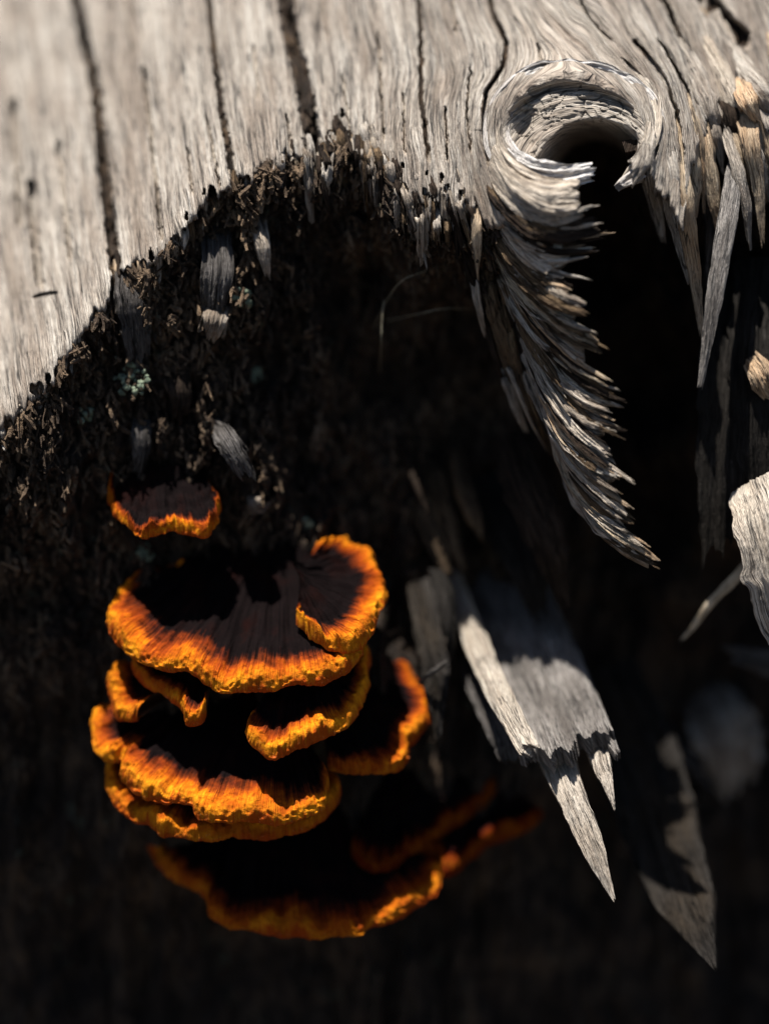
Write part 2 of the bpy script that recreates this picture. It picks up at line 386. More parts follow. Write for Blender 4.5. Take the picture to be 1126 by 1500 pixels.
FUNGI = [
 # key, anchor (front of the rim), rim pixels, base (left px,py, right px,py), thickness mm, band, roll, dim (shade put into the colour)
 dict(k='A', anchor=(225, 779, 1), rim=[(158, 706), (155, 722), (166, 745), (188, 768), (208, 779), (232, 777), (262, 768), (288, 776), (304, 776), (318, 757), (320, 735), (306, 712)], base=((182, 700), (298, 702)), th=3.2, band=0.845),
 dict(k='B', anchor=(370, 1003, -6), rim=[(262, 838), (225, 845), (190, 852), (168, 872), (157, 897), (163, 925), (190, 951), (232, 972), (275, 976), (305, 994), (345, 1003), (388, 1004), (432, 993), (470, 994), (505, 978), (530, 953), (528, 925), (515, 890)], base=((300, 815), (450, 820)), th=4.6, band=0.790),
 dict(k='C', anchor=(490, 943, -3), rim=[(470, 800), (484, 793), (506, 787), (530, 799), (549, 802), (551, 825), (565, 850), (565, 872), (553, 898), (545, 922), (525, 942), (494, 944), (462, 930), (446, 917), (434, 904), (440, 896)], base=((430, 845), (440, 868)), th=3.6, band=0.745),
 dict(k='D', anchor=(280, 1052, -2), rim=[(192, 950), (190, 965), (203, 990), (228, 1007), (250, 1020), (268, 1032), (272, 1050), (286, 1053), (301, 1046), (300, 1030)], base=((250, 945), (310, 960)), th=3.0, band=0.805),
 dict(k='E', anchor=(400, 1098, -8), rim=[(534, 940), (541, 968), (539, 1005), (522, 1035), (495, 1060), (462, 1078), (428, 1088), (402, 1098), (380, 1088), (364, 1073), (361, 1055), (374, 1047)], base=((470, 965), (420, 985)), th=3.4, band=0.785),
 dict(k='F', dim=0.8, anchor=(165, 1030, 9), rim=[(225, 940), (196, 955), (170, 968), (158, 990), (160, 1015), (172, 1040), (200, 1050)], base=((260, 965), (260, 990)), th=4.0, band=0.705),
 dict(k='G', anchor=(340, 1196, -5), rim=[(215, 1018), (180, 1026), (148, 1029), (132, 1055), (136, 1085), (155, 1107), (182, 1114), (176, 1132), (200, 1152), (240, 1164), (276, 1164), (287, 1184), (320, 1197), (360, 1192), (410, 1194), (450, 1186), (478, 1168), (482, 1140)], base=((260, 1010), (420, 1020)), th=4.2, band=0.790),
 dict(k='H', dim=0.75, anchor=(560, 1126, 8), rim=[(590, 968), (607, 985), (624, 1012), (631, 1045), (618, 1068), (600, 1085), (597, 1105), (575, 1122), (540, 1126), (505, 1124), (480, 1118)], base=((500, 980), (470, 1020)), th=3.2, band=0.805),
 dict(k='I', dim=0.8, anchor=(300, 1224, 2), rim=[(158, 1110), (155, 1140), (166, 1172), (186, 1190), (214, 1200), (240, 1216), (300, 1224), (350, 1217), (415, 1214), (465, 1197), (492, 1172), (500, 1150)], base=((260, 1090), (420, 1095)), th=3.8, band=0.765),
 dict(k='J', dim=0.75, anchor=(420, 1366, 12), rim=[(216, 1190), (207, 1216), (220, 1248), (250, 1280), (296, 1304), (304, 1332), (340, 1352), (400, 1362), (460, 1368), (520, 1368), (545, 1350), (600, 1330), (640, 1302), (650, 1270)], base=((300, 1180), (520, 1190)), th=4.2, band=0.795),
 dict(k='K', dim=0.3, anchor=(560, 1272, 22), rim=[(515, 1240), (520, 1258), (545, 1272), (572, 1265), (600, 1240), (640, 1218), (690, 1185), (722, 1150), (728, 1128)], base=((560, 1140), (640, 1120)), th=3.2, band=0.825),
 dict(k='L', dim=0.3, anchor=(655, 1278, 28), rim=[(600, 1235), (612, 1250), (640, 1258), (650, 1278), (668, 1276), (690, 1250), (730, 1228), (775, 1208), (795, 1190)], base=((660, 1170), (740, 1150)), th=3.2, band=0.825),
]

# ------------------------------------------------------------------ the stump: shell surface depth and cavity wall depth
LX = [-700, -300, 0, 160, 300, 420, 600, 700, 840, 1000, 1126, 1400, 1900]
LY = [1050, 760, 600, 440, 300, 240, 215, 210, 200, 215, 250, 380, 600]
KX = [-700, 0, 400, 700, 1126, 1900]; KK = [0.9, 0.88, 0.80, 0.62, 0.62, 0.62]
KC = (838.0, 190.0)                                    # knot centre

def shell_base(px, py):
    L = np.interp(px, LX, LY); k = np.interp(px, KX, KK)
    L = L + 12 * vn(px / 160.0, 0.3, 71)
    d = (L - py) * 0.15 * np.where(py < L, k, 0.45)
    d = d + 0.00022 * np.maximum(0, -60 - px) ** 2 * 0.6 + 0.00022 * np.maximum(0, px - 1190) ** 2 * 0.6
    r = np.hypot((px - KC[0]) / 1.05, (py - KC[1]))
    d = d - 9.0 * np.exp(-(r / 150.0) ** 2)
    return d

CORE = [(-600, 900, 40), (-300, 820, 8), (-100, 700, 4), (0, 700, 7), (0, 800, 14), (0, 950, 26), (0, 1200, 40), (0, 1500, 50), (-300, 1300, 60), (-500, 1800, 90),
 (60, 640, 6), (120, 560, 5), (220, 540, 8), (170, 640, 9), (210, 730, 16), (250, 470, 7), (330, 640, 13), (320, 430, 6), (300, 340, 5), (400, 300, 6), (360, 260, 6), (430, 420, 18), (450, 540, 26), (470, 660, 30), (330, 760, 22), (240, 820, 24),
 (100, 900, 26), (100, 1100, 38), (400, 1450, 60), (200, 1480, 56), (480, 260, 7), (520, 330, 14), (540, 420, 34), (600, 560, 50), (560, 700, 40), (600, 800, 44),
 (620, 320, 12), (660, 420, 36), (680, 900, 52), (700, 640, 55), (640, 1350, 60), (760, 760, 56), (800, 1000, 58), (880, 380, 75), (950, 560, 85), (960, 760, 80), (900, 950, 78), (850, 1250, 72),
 (1050, 1080, 92), (1000, 1000, 88), (1120, 1350, 90), (1000, 1480, 80), (800, 1480, 70), (1080, 480, 24), (1080, 620, 16), (1080, 760, 16), (1060, 860, 70), (1120, 900, 80), (1110, 250, 22), (960, 320, 46), (1010, 300, 22), (1060, 150, 16), (1400, 700, 40), (1400, 1200, 90), (1700, 1800, 120), (563, 1900, 90)]
for f in FUNGI:
    (x0, y0), (x1, y1) = f['base']
    d, _ = cap_plane_depth(np.array([x0, x1, (x0 + x1) / 2]), np.array([y0, y1, (y0 + y1) / 2]), f['anchor'], f.get('roll', 0))
    f['bd'] = d
    if f['k'] != 'C': CORE.append(((x0 + x1) / 2, (y0 + y1) / 2, min(float(d.mean()) - 4, 62)))
CORE = np.array(CORE, float)

def core_base(px, py):
    num = np.zeros(px.shape); den = np.zeros(px.shape)
    for x, y, d in CORE:
        w = 1.0 / (((px - x) ** 2 + (py - y) ** 2) + 900.0) ** 1.7
        num += w * d; den += w
    return num / den

EDX = [-700, -200, -40, 0, 20, 48, 78, 96, 112, 136, 160, 164, 172, 200, 214, 222, 235, 262, 284, 300, 322, 345, 370, 392, 420, 445, 470, 486, 505, 530, 552, 575, 600, 622, 645, 668, 690, 700, 716, 760, 800, 860, 905, 935, 952, 968, 985, 1000, 1012, 1030, 1045, 1060, 1080, 1100, 1126, 1300, 1900]
EDY = [1150, 800, 680, 636, 612, 585, 556, 528, 505, 470, 446, 410, 395, 390, 398, 392, 372, 352, 320, 298, 284, 268, 262, 246, 232, 240, 246, 222, 216, 214, 236, 262, 292, 300, 292, 286, 300, 320, 340, 330, 330, 300, 265, 258, 262, 282, 318, 330, 250, 190, 160, 150, 172, 165, 190, 420, 800]

def psi_phi(px, py):
    """grain coordinates in px: fibres run down the picture and part round the knot"""
    x = px - KC[0]; y = py - KC[1]
    x = x - 0.13 * (py - 200) * sstep(760, 300, px) + 0.55 * np.maximum(0, px - 930) * sstep(260, -200, py) * 0.0
    x = x + sstep(860, 1150, px) * (200 - py) * 0.42
    x = x + 85 * sstep(130, -60, py) * np.exp(-((px - 800) / 210) ** 2) + (7 * vn(px / 60, py / 80, 33) + 3 * vn(px / 22, py / 40, 34)) * (0.15 + 0.85 * sstep(450, 680, px))
    a2 = 92.0 ** 2; r2 = np.maximum(x * x / 1.1 + y * y, 88.0 ** 2)
    return x * (1 - a2 / r2 * 0.85), y * (1 + 0.5 * a2 / r2)

CRACKS = [([(108, -80), (116, 20), (140, 130), (152, 240), (170, 400)], 19, 13),
          ([(300, -80), (312, 60), (328, 180), (346, 285)], 11, 9), ([(408, -80), (424, 40), (445, 130), (468, 265)], 27, 11),
          ([(552, 40), (558, 130), (563, 215)], 5, 4), ([(610, -60), (616, 60), (617, 140), (628, 235)], 8, 8),
          ([(660, -20), (668, 50)], 4, 3),
          ([(706, -60), (722, 20), (741, 62), (736, 96), (712, 138), (708, 190), (716, 240)], 8, 7),
          ([(45, 270), (52, 350), (60, 420)], 15, 6), ([(86, 210), (104, 380)], 10, 4), ([(210, 100), (226, 240), (237, 350)], 7, 5),
          ([(300, 160), (312, 220), (323, 280)], 4, 4), ([(273, 210), (283, 290)], 4, 3), ([(500, 100), (508, 165), (515, 205)], 4, 3),
          ([(418, 160), (426, 215), (433, 240)], 4, 3), ([(20, 150), (30, 330)], 13, 5), ([(785, 60), (796, 100)], 4, 3),
          ([(840, -20), (866, 30), (900, 62)], 4, 3), ([(955, -40), (985, 30), (1012, 90), (1036, 155)], 9, 8), ([(1000, -60), (1040, 10), (1090, 62)], 34, 8),
          ([(905, 80), (945, 122), (962, 180), (958, 240)], 5, 4), ([(930, 60), (975, 120), (996, 200), (1000, 300)], 7, 6), ([(960, 50), (1005, 130), (1022, 200)], 5, 5),
          ([(46, 436), (64, 431), (85, 428)], 5, 5), ([(690, 90), (684, 160), (690, 230)], 4, 4), ([(652, 150), (655, 240)], 4, 4), ([(590, 130), (592, 230)], 4, 3),
          ([(470, -20), (480, 60)], 4, 2), ([(370, 60), (380, 150)], 5, 2), ([(180, -30), (196, 80)], 6, 2)]

def crack_depth(px, py):
    out = np.zeros(px.shape)
    for pts, w, dep in CRACKS:
        c = crom(pts, np.linspace(0, 1, 40))
        x0, y0 = c.min(0) - 3 * w; x1, y1 = c.max(0) + 3 * w
        m = (px > x0) & (px < x1) & (py > y0) & (py < y1)
        if not m.any(): continue
        qx = px[m]; qy = py[m]; best = np.full(qx.shape, 1e9); tt = np.zeros(qx.shape)
        qx = qx + 1.8 * vn(qy / 9.0, 0.5, int(w * 7 + dep)) + 0.8 * vn(qy / 3.0, 0.5, int(w * 5))
        for i in range(len(c) - 1):
            a = c[i]; v = c[i + 1] - a; L2 = v @ v
            t = np.clip(((qx - a[0]) * v[0] + (qy - a[1]) * v[1]) / L2, 0, 1)
            r = np.hypot(qx - a[0] - t * v[0], qy - a[1] - t * v[1])
            s = r < best; best = np.where(s, r, best); tt = np.where(s, (i + t) / 39, tt)
        fade = sstep(0, 0.12, tt) * sstep(1.001, 0.9, tt) if py[m].min() > -60 and w < 6 else sstep(1.02, 0.97, tt) * 0.5 + 0.5
        hw = w * 0.55 * fade + 0.01
        out[m] = np.maximum(out[m], dep * fade * sstep(1.0, 0.35, best / hw))
    return out

stump = empty('rotten_stump', 'weathered grey stump with knot hole and dark rotted cavity', 'tree stump')

def axis_warp(lo, a, b, hi, step, n_out):
    inner = np.arange(a, b, step)
    k = np.linspace(0, 1, n_out + 1)[1:] ** 1.6
    return np.concatenate([(a - (a - lo) * k)[::-1], inner, b + (hi - b) * k])

def make_shell():
    gx = axis_warp(-650, -24, 1150, 1800, 1.5, 60); gy = axis_warp(-900, -24, 690, 1150, 1.5, 60)
    px, py = np.meshgrid(gx, gy)
    psi, phi = psi_phi(px, py)
    d = shell_base(px, py)
    # broad undulation and fibres
    d = d + 1.6 * vn(psi / 90, phi / 500, 1) + 0.9 * vn(psi / 34, phi / 300, 2) + (0.6 + 1.1 * np.exp(-((px - 860) / 170) ** 2 - ((py - 150) / 170) ** 2)) * vn(psi / 13, phi / 170, 3) + 0.24 * vn(psi / 5.5, phi / 90, 4) + 0.14 * vn(psi / 2.7, phi / 45, 5)
    d = d + crack_depth(px, py)
    # knot: swollen rim, bowl that opens to the lower right
    ang = np.arctan2(py - 190, px - 835)
    rx = 97 + 6 * np.sin(2 * ang + 0.6); ry = 70 + 4 * np.cos(3 * ang)
    er = np.hypot((px - 840) / rx, (py - 190) / ry)
    er = er + 0.03 * vn(ang * 6, er * 2, 12)
    d = d - 2.0 * np.exp(-((er - 1.2) / 0.2) ** 2)
    inside = sstep(1.04, 0.90, er)
    dr = np.hypot((px - 872) / 120, (py - 262) / 118)
    bowl = 1.8 + 2.0 * (1 - er) + 60 * sstep(0.78, 0.30, dr) + 5 * sstep(800, 755, px) * sstep(1.0, 0.7, er)
    ar_ = np.hypot(px - 850, (py - 250) * 1.15)
    rough = 0.7 * fbm(px / 34, py / 13, 3, 15) + 0.5 * vn(ar_ / 7, np.arctan2(py - 250, px - 850) * 4, 16) + 0.22 * vn(ar_ / 2.8, np.arctan2(py - 250, px - 850) * 9, 17)
    f1, f2, _ = worley(px / 30 + 0.8 * vn(px / 24, py / 18, 3), py / 19 + 0.7 * vn(px / 17, py / 23, 4), 18)
    rough = rough + 0.9 * sstep(0.07, 0.0, f2 - f1)
    d = d + inside * (bowl + rough)
    # torn lower edge
    ey = np.interp(px, EDX, EDY)
    rg = 1 + 1.3 * sstep(440, 500, px) * sstep(730, 690, px)
    jag = rg * (10 * vn(psi / 16, 0.5, 21) + 10 * vn(psi / 6.5, 0.5, 22) + 6 * vn(psi / 2.8, 0.5, 23)) + 5 * vn(px / 8, py / 14, 24)
    dist = ey + jag - py                                   # >0 keeps
    d = d + 2.6 * np.exp(-np.maximum(dist, 0) / 5.0) + 0.9 * np.exp(-np.maximum(dist, 0) / 22.0) * vn(psi / 4, phi / 16, 26)
    g1, g2, gc = worley(psi / 11, phi / 24, 27)
    keep = dist > 0
    keep &= ~((dist < 46 * rg * 0.6) & (gc > 0.74) & (g1 < 0.50 - 0.008 * dist) & (px < 720))
    hole = (er < 1.0) & (dr < 0.48)
    keep &= ~hole
    # opening below the knot
    lip = (px > 845) & (px < 925) & (py > 236 + 0.12 * (925 - px) + 6 * vn(px / 7, py / 9, 31))
    keep &= ~lip
    ins = (er < 1.03)
    psi = np.where(ins, ar_, psi); phi = np.where(ins, np.arctan2(py - 250, px - 850) * 60, phi)
    P = W(px, py, d)
    kf = keep[:-1, :-1] & keep[1:, :-1] & keep[:-1, 1:] & keep[1:, 1:]
    nv, nu = px.shape
    q = grid_quads(nv, nu)[kf.ravel()]
    V = P.reshape(-1, 3); uv = np.stack([psi, phi], -1).reshape(-1, 2) * 0.15
    # skirt: run the torn boundary back into the wood
    e = np.concatenate([q[:, [0, 1]], q[:, [1, 2]], q[:, [2, 3]], q[:, [3, 0]]])
    key = np.sort(e, 1); key = key[:, 0].astype(np.int64) * len(V) + key[:, 1]
    _, inv, cnt = np.unique(key, return_inverse=True, return_counts=True)
    be = e[cnt[inv] == 1]
    bv = np.unique(be); dd = d.ravel(); fx = px.ravel(); fy = py.ravel()
    prev = {v: v for v in bv}
    rows = [V]; uvs = [uv]; nn = len(V); quads = [q]
    prevmap = np.arange(len(V))
    for step, (dz, dyp) in enumerate(((1.2, 1.0), (4.0, 0.0), (9.0, -5.0))):
        jx = 1.2 * vn(fx[bv] / 3.0, fy[bv] / 3.0, 41 + step)
        nvv = W(fx[bv] + jx, fy[bv] + dyp + jx, dd[bv] + dz)
        rows.append(nvv); uvs.append(uv[bv] + np.array([0.2, dz]))
        newmap = np.full(len(V), -1); newmap[bv] = nn + np.arange(len(bv)); nn += len(bv)
        quads.append(np.stack([be[:, 1] if step == 0 else prevmap[be[:, 1]], be[:, 0] if step == 0 else prevmap[be[:, 0]], newmap[be[:, 0]], newmap[be[:, 1]]], -1))
        prevmap = newmap
    V = np.vstack(rows); uv = np.vstack(uvs); q = np.vstack(quads)
    used = np.unique(q); mp = np.full(len(V), -1); mp[used] = np.arange(len(used))
    me = mesh_from('weathered_surface', V[used], mp[q], uv[used])
    return link('weathered_surface', me, M_shell, stump)
make_shell()

def core_depth(px, py):
    d = core_base(px, py)
    ey = np.interp(px, EDX, EDY)
    sb = shell_base(px, py)
    above = sstep(20, -25, py - ey)
    below = np.maximum(py - ey, 0)
    eb = shell_base(px, np.minimum(py, ey))
    lim = eb + 1.5 + 0.15 * below * np.interp(px, [-100, 200, 420, 560, 680, 800], [0.345, 0.34, 0.325, 0.31, 0.45, 3.0])
    d = np.where(px < 760, np.minimum(d, lim + 0.3 * np.maximum(0, below - np.interp(px, [0, 200, 420, 640], [130, 120, 90, 60]))), d)
    d = d * (1 - above) + np.maximum(d, sb + 6) * above
    wx = px + 10 * vn(px / 30, py / 60, 51); wy = py + 14 * vn(px / 40, py / 50, 52)
    wx = wx + 7 * vn(px / 11, py / 26, 58); wy = wy + 9 * vn(px / 13, py / 19, 59)
    f1, f2, cid = worley(wx / 24, wy / 74, 53)
    g1, g2, cid2 = worley(wx / 8.5, wy / 27, 54)
    lowf = sstep(820, 1050, py)
    amp = 1.0 + 0.5 * vn(px / 200, py / 200, 50)
    d = d + amp * (5.5 * fbm(px / 75, py / 150, 3, 55) + (1 - 0.75 * lowf) * (6.5 * (cid - 0.5) + 2.2 * sstep(0.30, 0.0, f2 - f1)) + lowf * 5.0 * fbm(px / 26, py / 170, 3, 47))
    d = d + (1 - 0.6 * lowf) * (2.4 * (cid2 - 0.5) + 0.9 * sstep(0.3, 0, g2 - g1)) + 1.1 * fbm(px / 7, py / 22, 3, 57)
    d = np.where(py < ey - 12, np.maximum(d, sb + 3.5), d)
    return d

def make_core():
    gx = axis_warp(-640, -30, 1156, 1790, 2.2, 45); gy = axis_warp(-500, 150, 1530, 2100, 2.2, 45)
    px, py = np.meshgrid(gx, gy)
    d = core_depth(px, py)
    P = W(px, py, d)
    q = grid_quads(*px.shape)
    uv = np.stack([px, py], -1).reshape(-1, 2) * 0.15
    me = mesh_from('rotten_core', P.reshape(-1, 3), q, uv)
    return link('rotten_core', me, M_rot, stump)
make_core()

# ------------------------------------------------------------------ torn flank below the knot: one sheet of shingled strands
TAIL = [
 [(790, 108, 0), (744, 148, -3), (736, 200, -6), (790, 238, -9), (862, 238, -7)],
 [(735, 115, 2), (720, 180, -4), (742, 240, -13), (798, 274, -17), (862, 268, -15)],
 [(714, 140, 2), (708, 215, -4), (744, 284, -14), (806, 322, -17), (872, 320, -14)],
 [(698, 160, 2), (704, 246, -3), (744, 318, -11), (802, 358, -14), (884, 352, -11)],
 [(688, 180, 3), (704, 290, -1), (746, 372, -7), (796, 420, -9), (846, 440, -8)],
 [(682, 210, 5), (712, 335, 1), (758, 420, -4), (820, 482, -7), (886, 516, -7)],
 [(690, 270, 9), (734, 395, 2), (786, 492, -3), (846, 556, -6), (908, 588, -6)],
 [(712, 350, 13), (750, 456, 4), (796, 548, -2), (848, 616, -5), (906, 648, -5)],
 [(742, 430, 17), (774, 532, 6), (810, 624, -1), (862, 692, -4), (926, 740, -4)],
 [(768, 520, 20), (800, 616, 7), (834, 700, 0), (886, 762, -3), (950, 806, -3)],
 [(790, 590, 22), (822, 676, 10), (854, 742, 3), (902, 798, -1), (960, 832, -1)],
]
TAIL = np.array(TAIL, float)
TAIL[4:, 3, 2] -= 2.5; TAIL[4:, 4, 2] -= 6.0; TAIL[4:, 1, 2] += 1.5; TAIL[4:, 0, 2] += 3.0
def tail_pt(s, t):
    """s 0..1 across keys, t 0..1 along fibres -> px,py,d"""
    n = len(TAIL)
    A = np.stack([crom(TAIL[i], t) for i in range(n)], 0)      # n x ... x 3
    x = np.clip(s, 0, 1) * (n - 1); i = np.minimum(x.astype(int), n - 2); f = x - i
    i0 = np.maximum(i - 1, 0); i3 = np.minimum(i + 2, n - 1)
    idx = np.indices(s.shape)
    g = lambda k: A[(k,) + tuple(idx)]
    f = f[..., None]; a, b, c, d = g(i0), g(i), g(i + 1), g(i3)
    return 0.5 * (2 * b + (c - a) * f + (2 * a - 5 * b + 4 * c - d) * f ** 2 + (3 * b - a - 3 * c + d) * f ** 3)

def make_tail():
    nu, nv = 700, 200
    s = np.linspace(0, 1, nu)[None, :] * np.ones((nv, 1)); t0 = np.linspace(0, 1, nv)[:, None] * np.ones((1, nu))
    sc = s * 11 + 0.8 * vn(s * 5, t0 * 1.0, 60)
    st = np.floor(sc).astype(np.int64); fr = sc - st; z0 = np.zeros_like(st)
    rnd = hsh(st, z0, 61); rnd2 = hsh(st, z0, 62)
    end = 0.93 + 0.08 * (rnd - 0.6) + 0.05 * vn(s * 36, 0.5, 63) + 0.022 * vn(s * 90, 0.5, 64) - 0.07 * (fr - 0.4) ** 2 * 4
    st0 = -0.06 + 0.05 * vn(s * 30, 0.5, 74)
    t = st0 + t0 * (end - st0)
    P2 = tail_pt(s, t)
    sb = shell_base(P2[..., 0], P2[..., 1])
    w = sstep(0.40, 0.08, t) * sstep(0.62, 0.30, s)
    P2[..., 2] = P2[..., 2] * (1 - w) + (sb + 9.0) * w
    B0 = W(P2[..., 0], P2[..., 1], P2[..., 2]); N0 = CAM - B0; N0 = N0 / np.linalg.norm(N0, axis=-1, keepdims=True) * 0.9 + U_ * 0.35; N0 /= np.linalg.norm(N0, axis=-1, keepdims=True)
    amp = (1 - 0.5 * sstep(0.22, 0.0, s)) * (0.12 + 0.88 * sstep(0.05, 0.55, t))
    lift = (1.3 * (rnd2 - 0.5) + 1.6 * (fr - 0.5)) * amp * sstep(0.1, 0.7, t)
    fib = 0.60 * vn(s * 24, t * 1.2, 65) + 0.34 * vn(s * 52, t * 2, 66) + 0.17 * vn(s * 115, t * 4, 67) + 0.08 * vn(s * 220, t * 8, 73)
    deep = 2.2 * sstep(0.40, 0.75, vn(s * 20, t * 1.1, 68)) + 1.1 * sstep(0.35, 0.7, vn(s * 44, t * 2, 69))
    pit = 0.35 * fbm(s * 60, t * 16, 2, 70)
    dis = lift - fib * amp - deep * amp - pit * amp
    P = B0 + N0 * (dis * 0.001)[..., None]
    uv = np.stack([s * 230 * 0.15, t * 280 * 0.15], -1)
    V, q, u = solid_sheet(P, np.full(s.shape, 0.003), uv, N0)
    me = mesh_from('torn_flank', V, q, u)
    return link('torn_flank', me, M_tail, stump)
make_tail()

rng = random.Random(11)
# long strands of the torn flank, each its own splinter
for i in range(108):
    s0 = 0.20 + 0.80 * ((i * 0.618034) % 1.0); t0 = rng.choice([rng.uniform(0.04, 0.2), rng.uniform(0.1, 0.5)]); t1 = rng.choice([rng.uniform(0.86, 1.04), rng.uniform(0.45, 0.95)]); ds = rng.uniform(-0.05, 0.05)
    if t1 - t0 < 0.3: t0 = t1 - 0.45
    tt = np.linspace(t0, t1, 6)
    p = tail_pt(np.clip(np.linspace(s0, s0 + ds, 6), 0, 1), tt)
    sbp = shell_base(p[:, 0], p[:, 1]); wp = sstep(0.40, 0.08, tt) * sstep(0.62, 0.30, s0)
    p[:, 2] = p[:, 2] * (1 - wp) + (sbp + 9.0) * wp
    up = rng.uniform(-0.6, 1.0)
    p[:, 2] += np.interp(tt, [t0, t0 + 0.25, t1], [2.6, 0.9 - up * 0.3, -0.9 - up])
    w = rng.choice([rng.uniform(5, 11), rng.uniform(10, 30)])
    ribbon('splinter', p, [w * 0.04, w * 0.35, w * 0.8, w, w * 0.8, w * 0.35], 1.6, rng.choice([M_tail, M_tail, M_tail, M_shell, M_tan, M_crumbw, M_crumbw, M_brown]), stump, seed=200 + i, nu=14, nv=60, jag=0.07, ridge=0.55, arch=0.16, roll=rng.uniform(-0.35, 0.25), wob=0.2)

# ------------------------------------------------------------------ fringe of splinters along the torn edge
fringe = []
for i in range(230):
    x = rng.uniform(-10, 705) if rng.random() < 0.6 else rng.uniform(455, 705); ey = float(np.interp(x, EDX, EDY))
    ln = rng.choice([rng.uniform(12, 30), rng.uniform(25, 60), rng.uniform(40, 85)]) * (1.15 if 440 < x < 705 else 0.8)
    dx = rng.uniform(-0.05, 0.25) * ln
    y0 = ey - rng.uniform(2, 22); d0 = float(shell_base(np.array(x), np.array(y0))) + rng.uniform(0.2, 2.2)
    p = [(x - dx * 0.3, y0 - 12, d0), (x, y0 + ln * 0.2, d0 + 0.5), (x + dx * 0.6, y0 + ln * 0.6, d0 + 0.03 * ln + rng.uniform(-1, 1)), (x + dx, y0 + ln, d0 + 0.05 * ln + rng.uniform(-2, 2))]
    p[0] = (p[0][0], p[0][1], d0 + 2.5)
    w = rng.uniform(4, 14)
    ribbon('splinter', p, [w, w, w * 0.75, w * 0.2], 1.2, rng.choice([M_shell, M_tail, M_tail, M_tan, M_brown, M_brown, M_crumbw]), stump, seed=400 + i, nu=8, nv=18, jag=0.2, ridge=0.4, arch=0.2, roll=rng.uniform(-0.5, 0.5), wob=0.25, collect=fringe)
joined('splinter_fringe', fringe, stump)
# strands hanging off the left side of the torn flank
for i in range(56):
    y0 = rng.uniform(285, 560); x0 = 676 + (y0 - 285) * 0.30 + rng.uniform(-22, 30); ln = rng.uniform(45, 120); a = rng.uniform(0.2, 0.5)
    d0 = 0.5 + 0.030 * (y0 - 300) + rng.uniform(-1.5, 3)
    p = [(x0 - 8, y0 - 14, d0 + 7), (x0, y0, d0 + 0.5), (x0 + ln * a * 0.5, y0 + ln * 0.55, d0 + 0.02 * ln), (x0 + ln * a, y0 + ln, d0 + 0.05 * ln + 2)]
    w = rng.uniform(7, 20)
    ribbon('splinter', p, [w * 0.7, w, w * 0.8, w * 0.3], 1.6, rng.choice([M_brown, M_brown, M_crumbw, M_crumbw, M_tail]), stump, seed=600 + i, nu=12, nv=30, jag=0.2, ridge=0.5, arch=0.15, roll=rng.uniform(-0.6, 0.4), wob=0.25)

# swollen rim of the knot hole
kr = [(910, 270), (946, 240), (957, 192), (938, 143), (894, 115), (838, 106), (782, 113), (742, 147), (726, 197), (748, 238), (804, 258), (868, 250)]
kd = [float(shell_base(np.array(x), np.array(y))) for x, y in kr]
kp = [(x, y, d_ + (0.6 if 2 <= j <= 7 else -1.2 if j > 8 else 0.2)) for j, ((x, y), d_) in enumerate(zip(kr, kd))]
ribbon('knot_rim', kp, [10, 26, 34, 38, 38, 38, 38, 38, 40, 42, 42, 26], 6, M_silver, stump, seed=77, nu=44, nv=320, jag=0.015, ridge=0.6, arch=0.13, wob=0.12)
# broken pale and brown chunks in the torn edge beside the knot
for i in range(50):
    x = rng.uniform(440, 706); ey = float(np.interp(x, EDX, EDY)); y0 = ey - rng.uniform(-30, 40); ln = rng.uniform(26, 80)
    sb_ = float(shell_base(np.array(x), np.array(min(y0, ey)))) + 0.05 * max(0, y0 - ey); a = rng.uniform(-0.05, 0.4)
    p = [(x - 4, y0 - 14, sb_ + 3), (x, y0, sb_ + rng.uniform(-0.5, 2)), (x + ln * a * 0.5, y0 + ln * 0.55, sb_ + 0.03 * ln + rng.uniform(-1.5, 1)), (x + ln * a, y0 + ln, sb_ + 0.07 * ln + rng.uniform(-1, 2))]
    w = rng.uniform(5, 15)
    ribbon('splinter', p, [w * 0.8, w, w * 0.9, w * 0.6], 2.0, rng.choice([M_shell, M_shell, M_tail, M_crumbw, M_brown, M_brown]), stump, seed=1000 + i, nu=12, nv=26, jag=0.45, ridge=0.6, arch=0.10, roll=rng.uniform(-0.6, 0.5), wob=0.3)
# layered weathered strips right of the knot
for i in range(44):
    x = rng.uniform(935, 1135); y0 = rng.uniform(30, 200) + 0.25 * max(0, x - 1040); ln = rng.uniform(70, 190)
    sb_ = float(shell_base(np.array(x), np.array(y0))); k1 = rng.uniform(0.25, 0.5) * (1 if y0 < 140 else 0.5)
    if y0 + ln > 400: ln = 400 - y0
    e_ = rng.uniform(-1.5, 5)
    p = [(x - 12, y0 - 20, sb_ + 5), (x + ln * 0.2 * k1, y0 + ln * 0.25, sb_ - 1.0 + e_ * 0.5 - ln * 0.015), (x + ln * 0.6 * k1, y0 + ln * 0.65, sb_ + e_ - ln * 0.03), (x + ln * 0.8 * k1, y0 + ln, sb_ + e_ + 2 - ln * 0.03)]
    w = rng.uniform(9, 26)
    ribbon('splinter', p, [w * 0.8, w, w * 0.85, w * 0.2], 2.4, rng.choice([M_shell, M_shell, M_tail, M_grey, M_brown, M_tan]), stump, seed=1200 + i, nu=12, nv=34, jag=0.14, ridge=0.5, arch=0.25, roll=rng.uniform(-0.5, 0.5), wob=0.2)

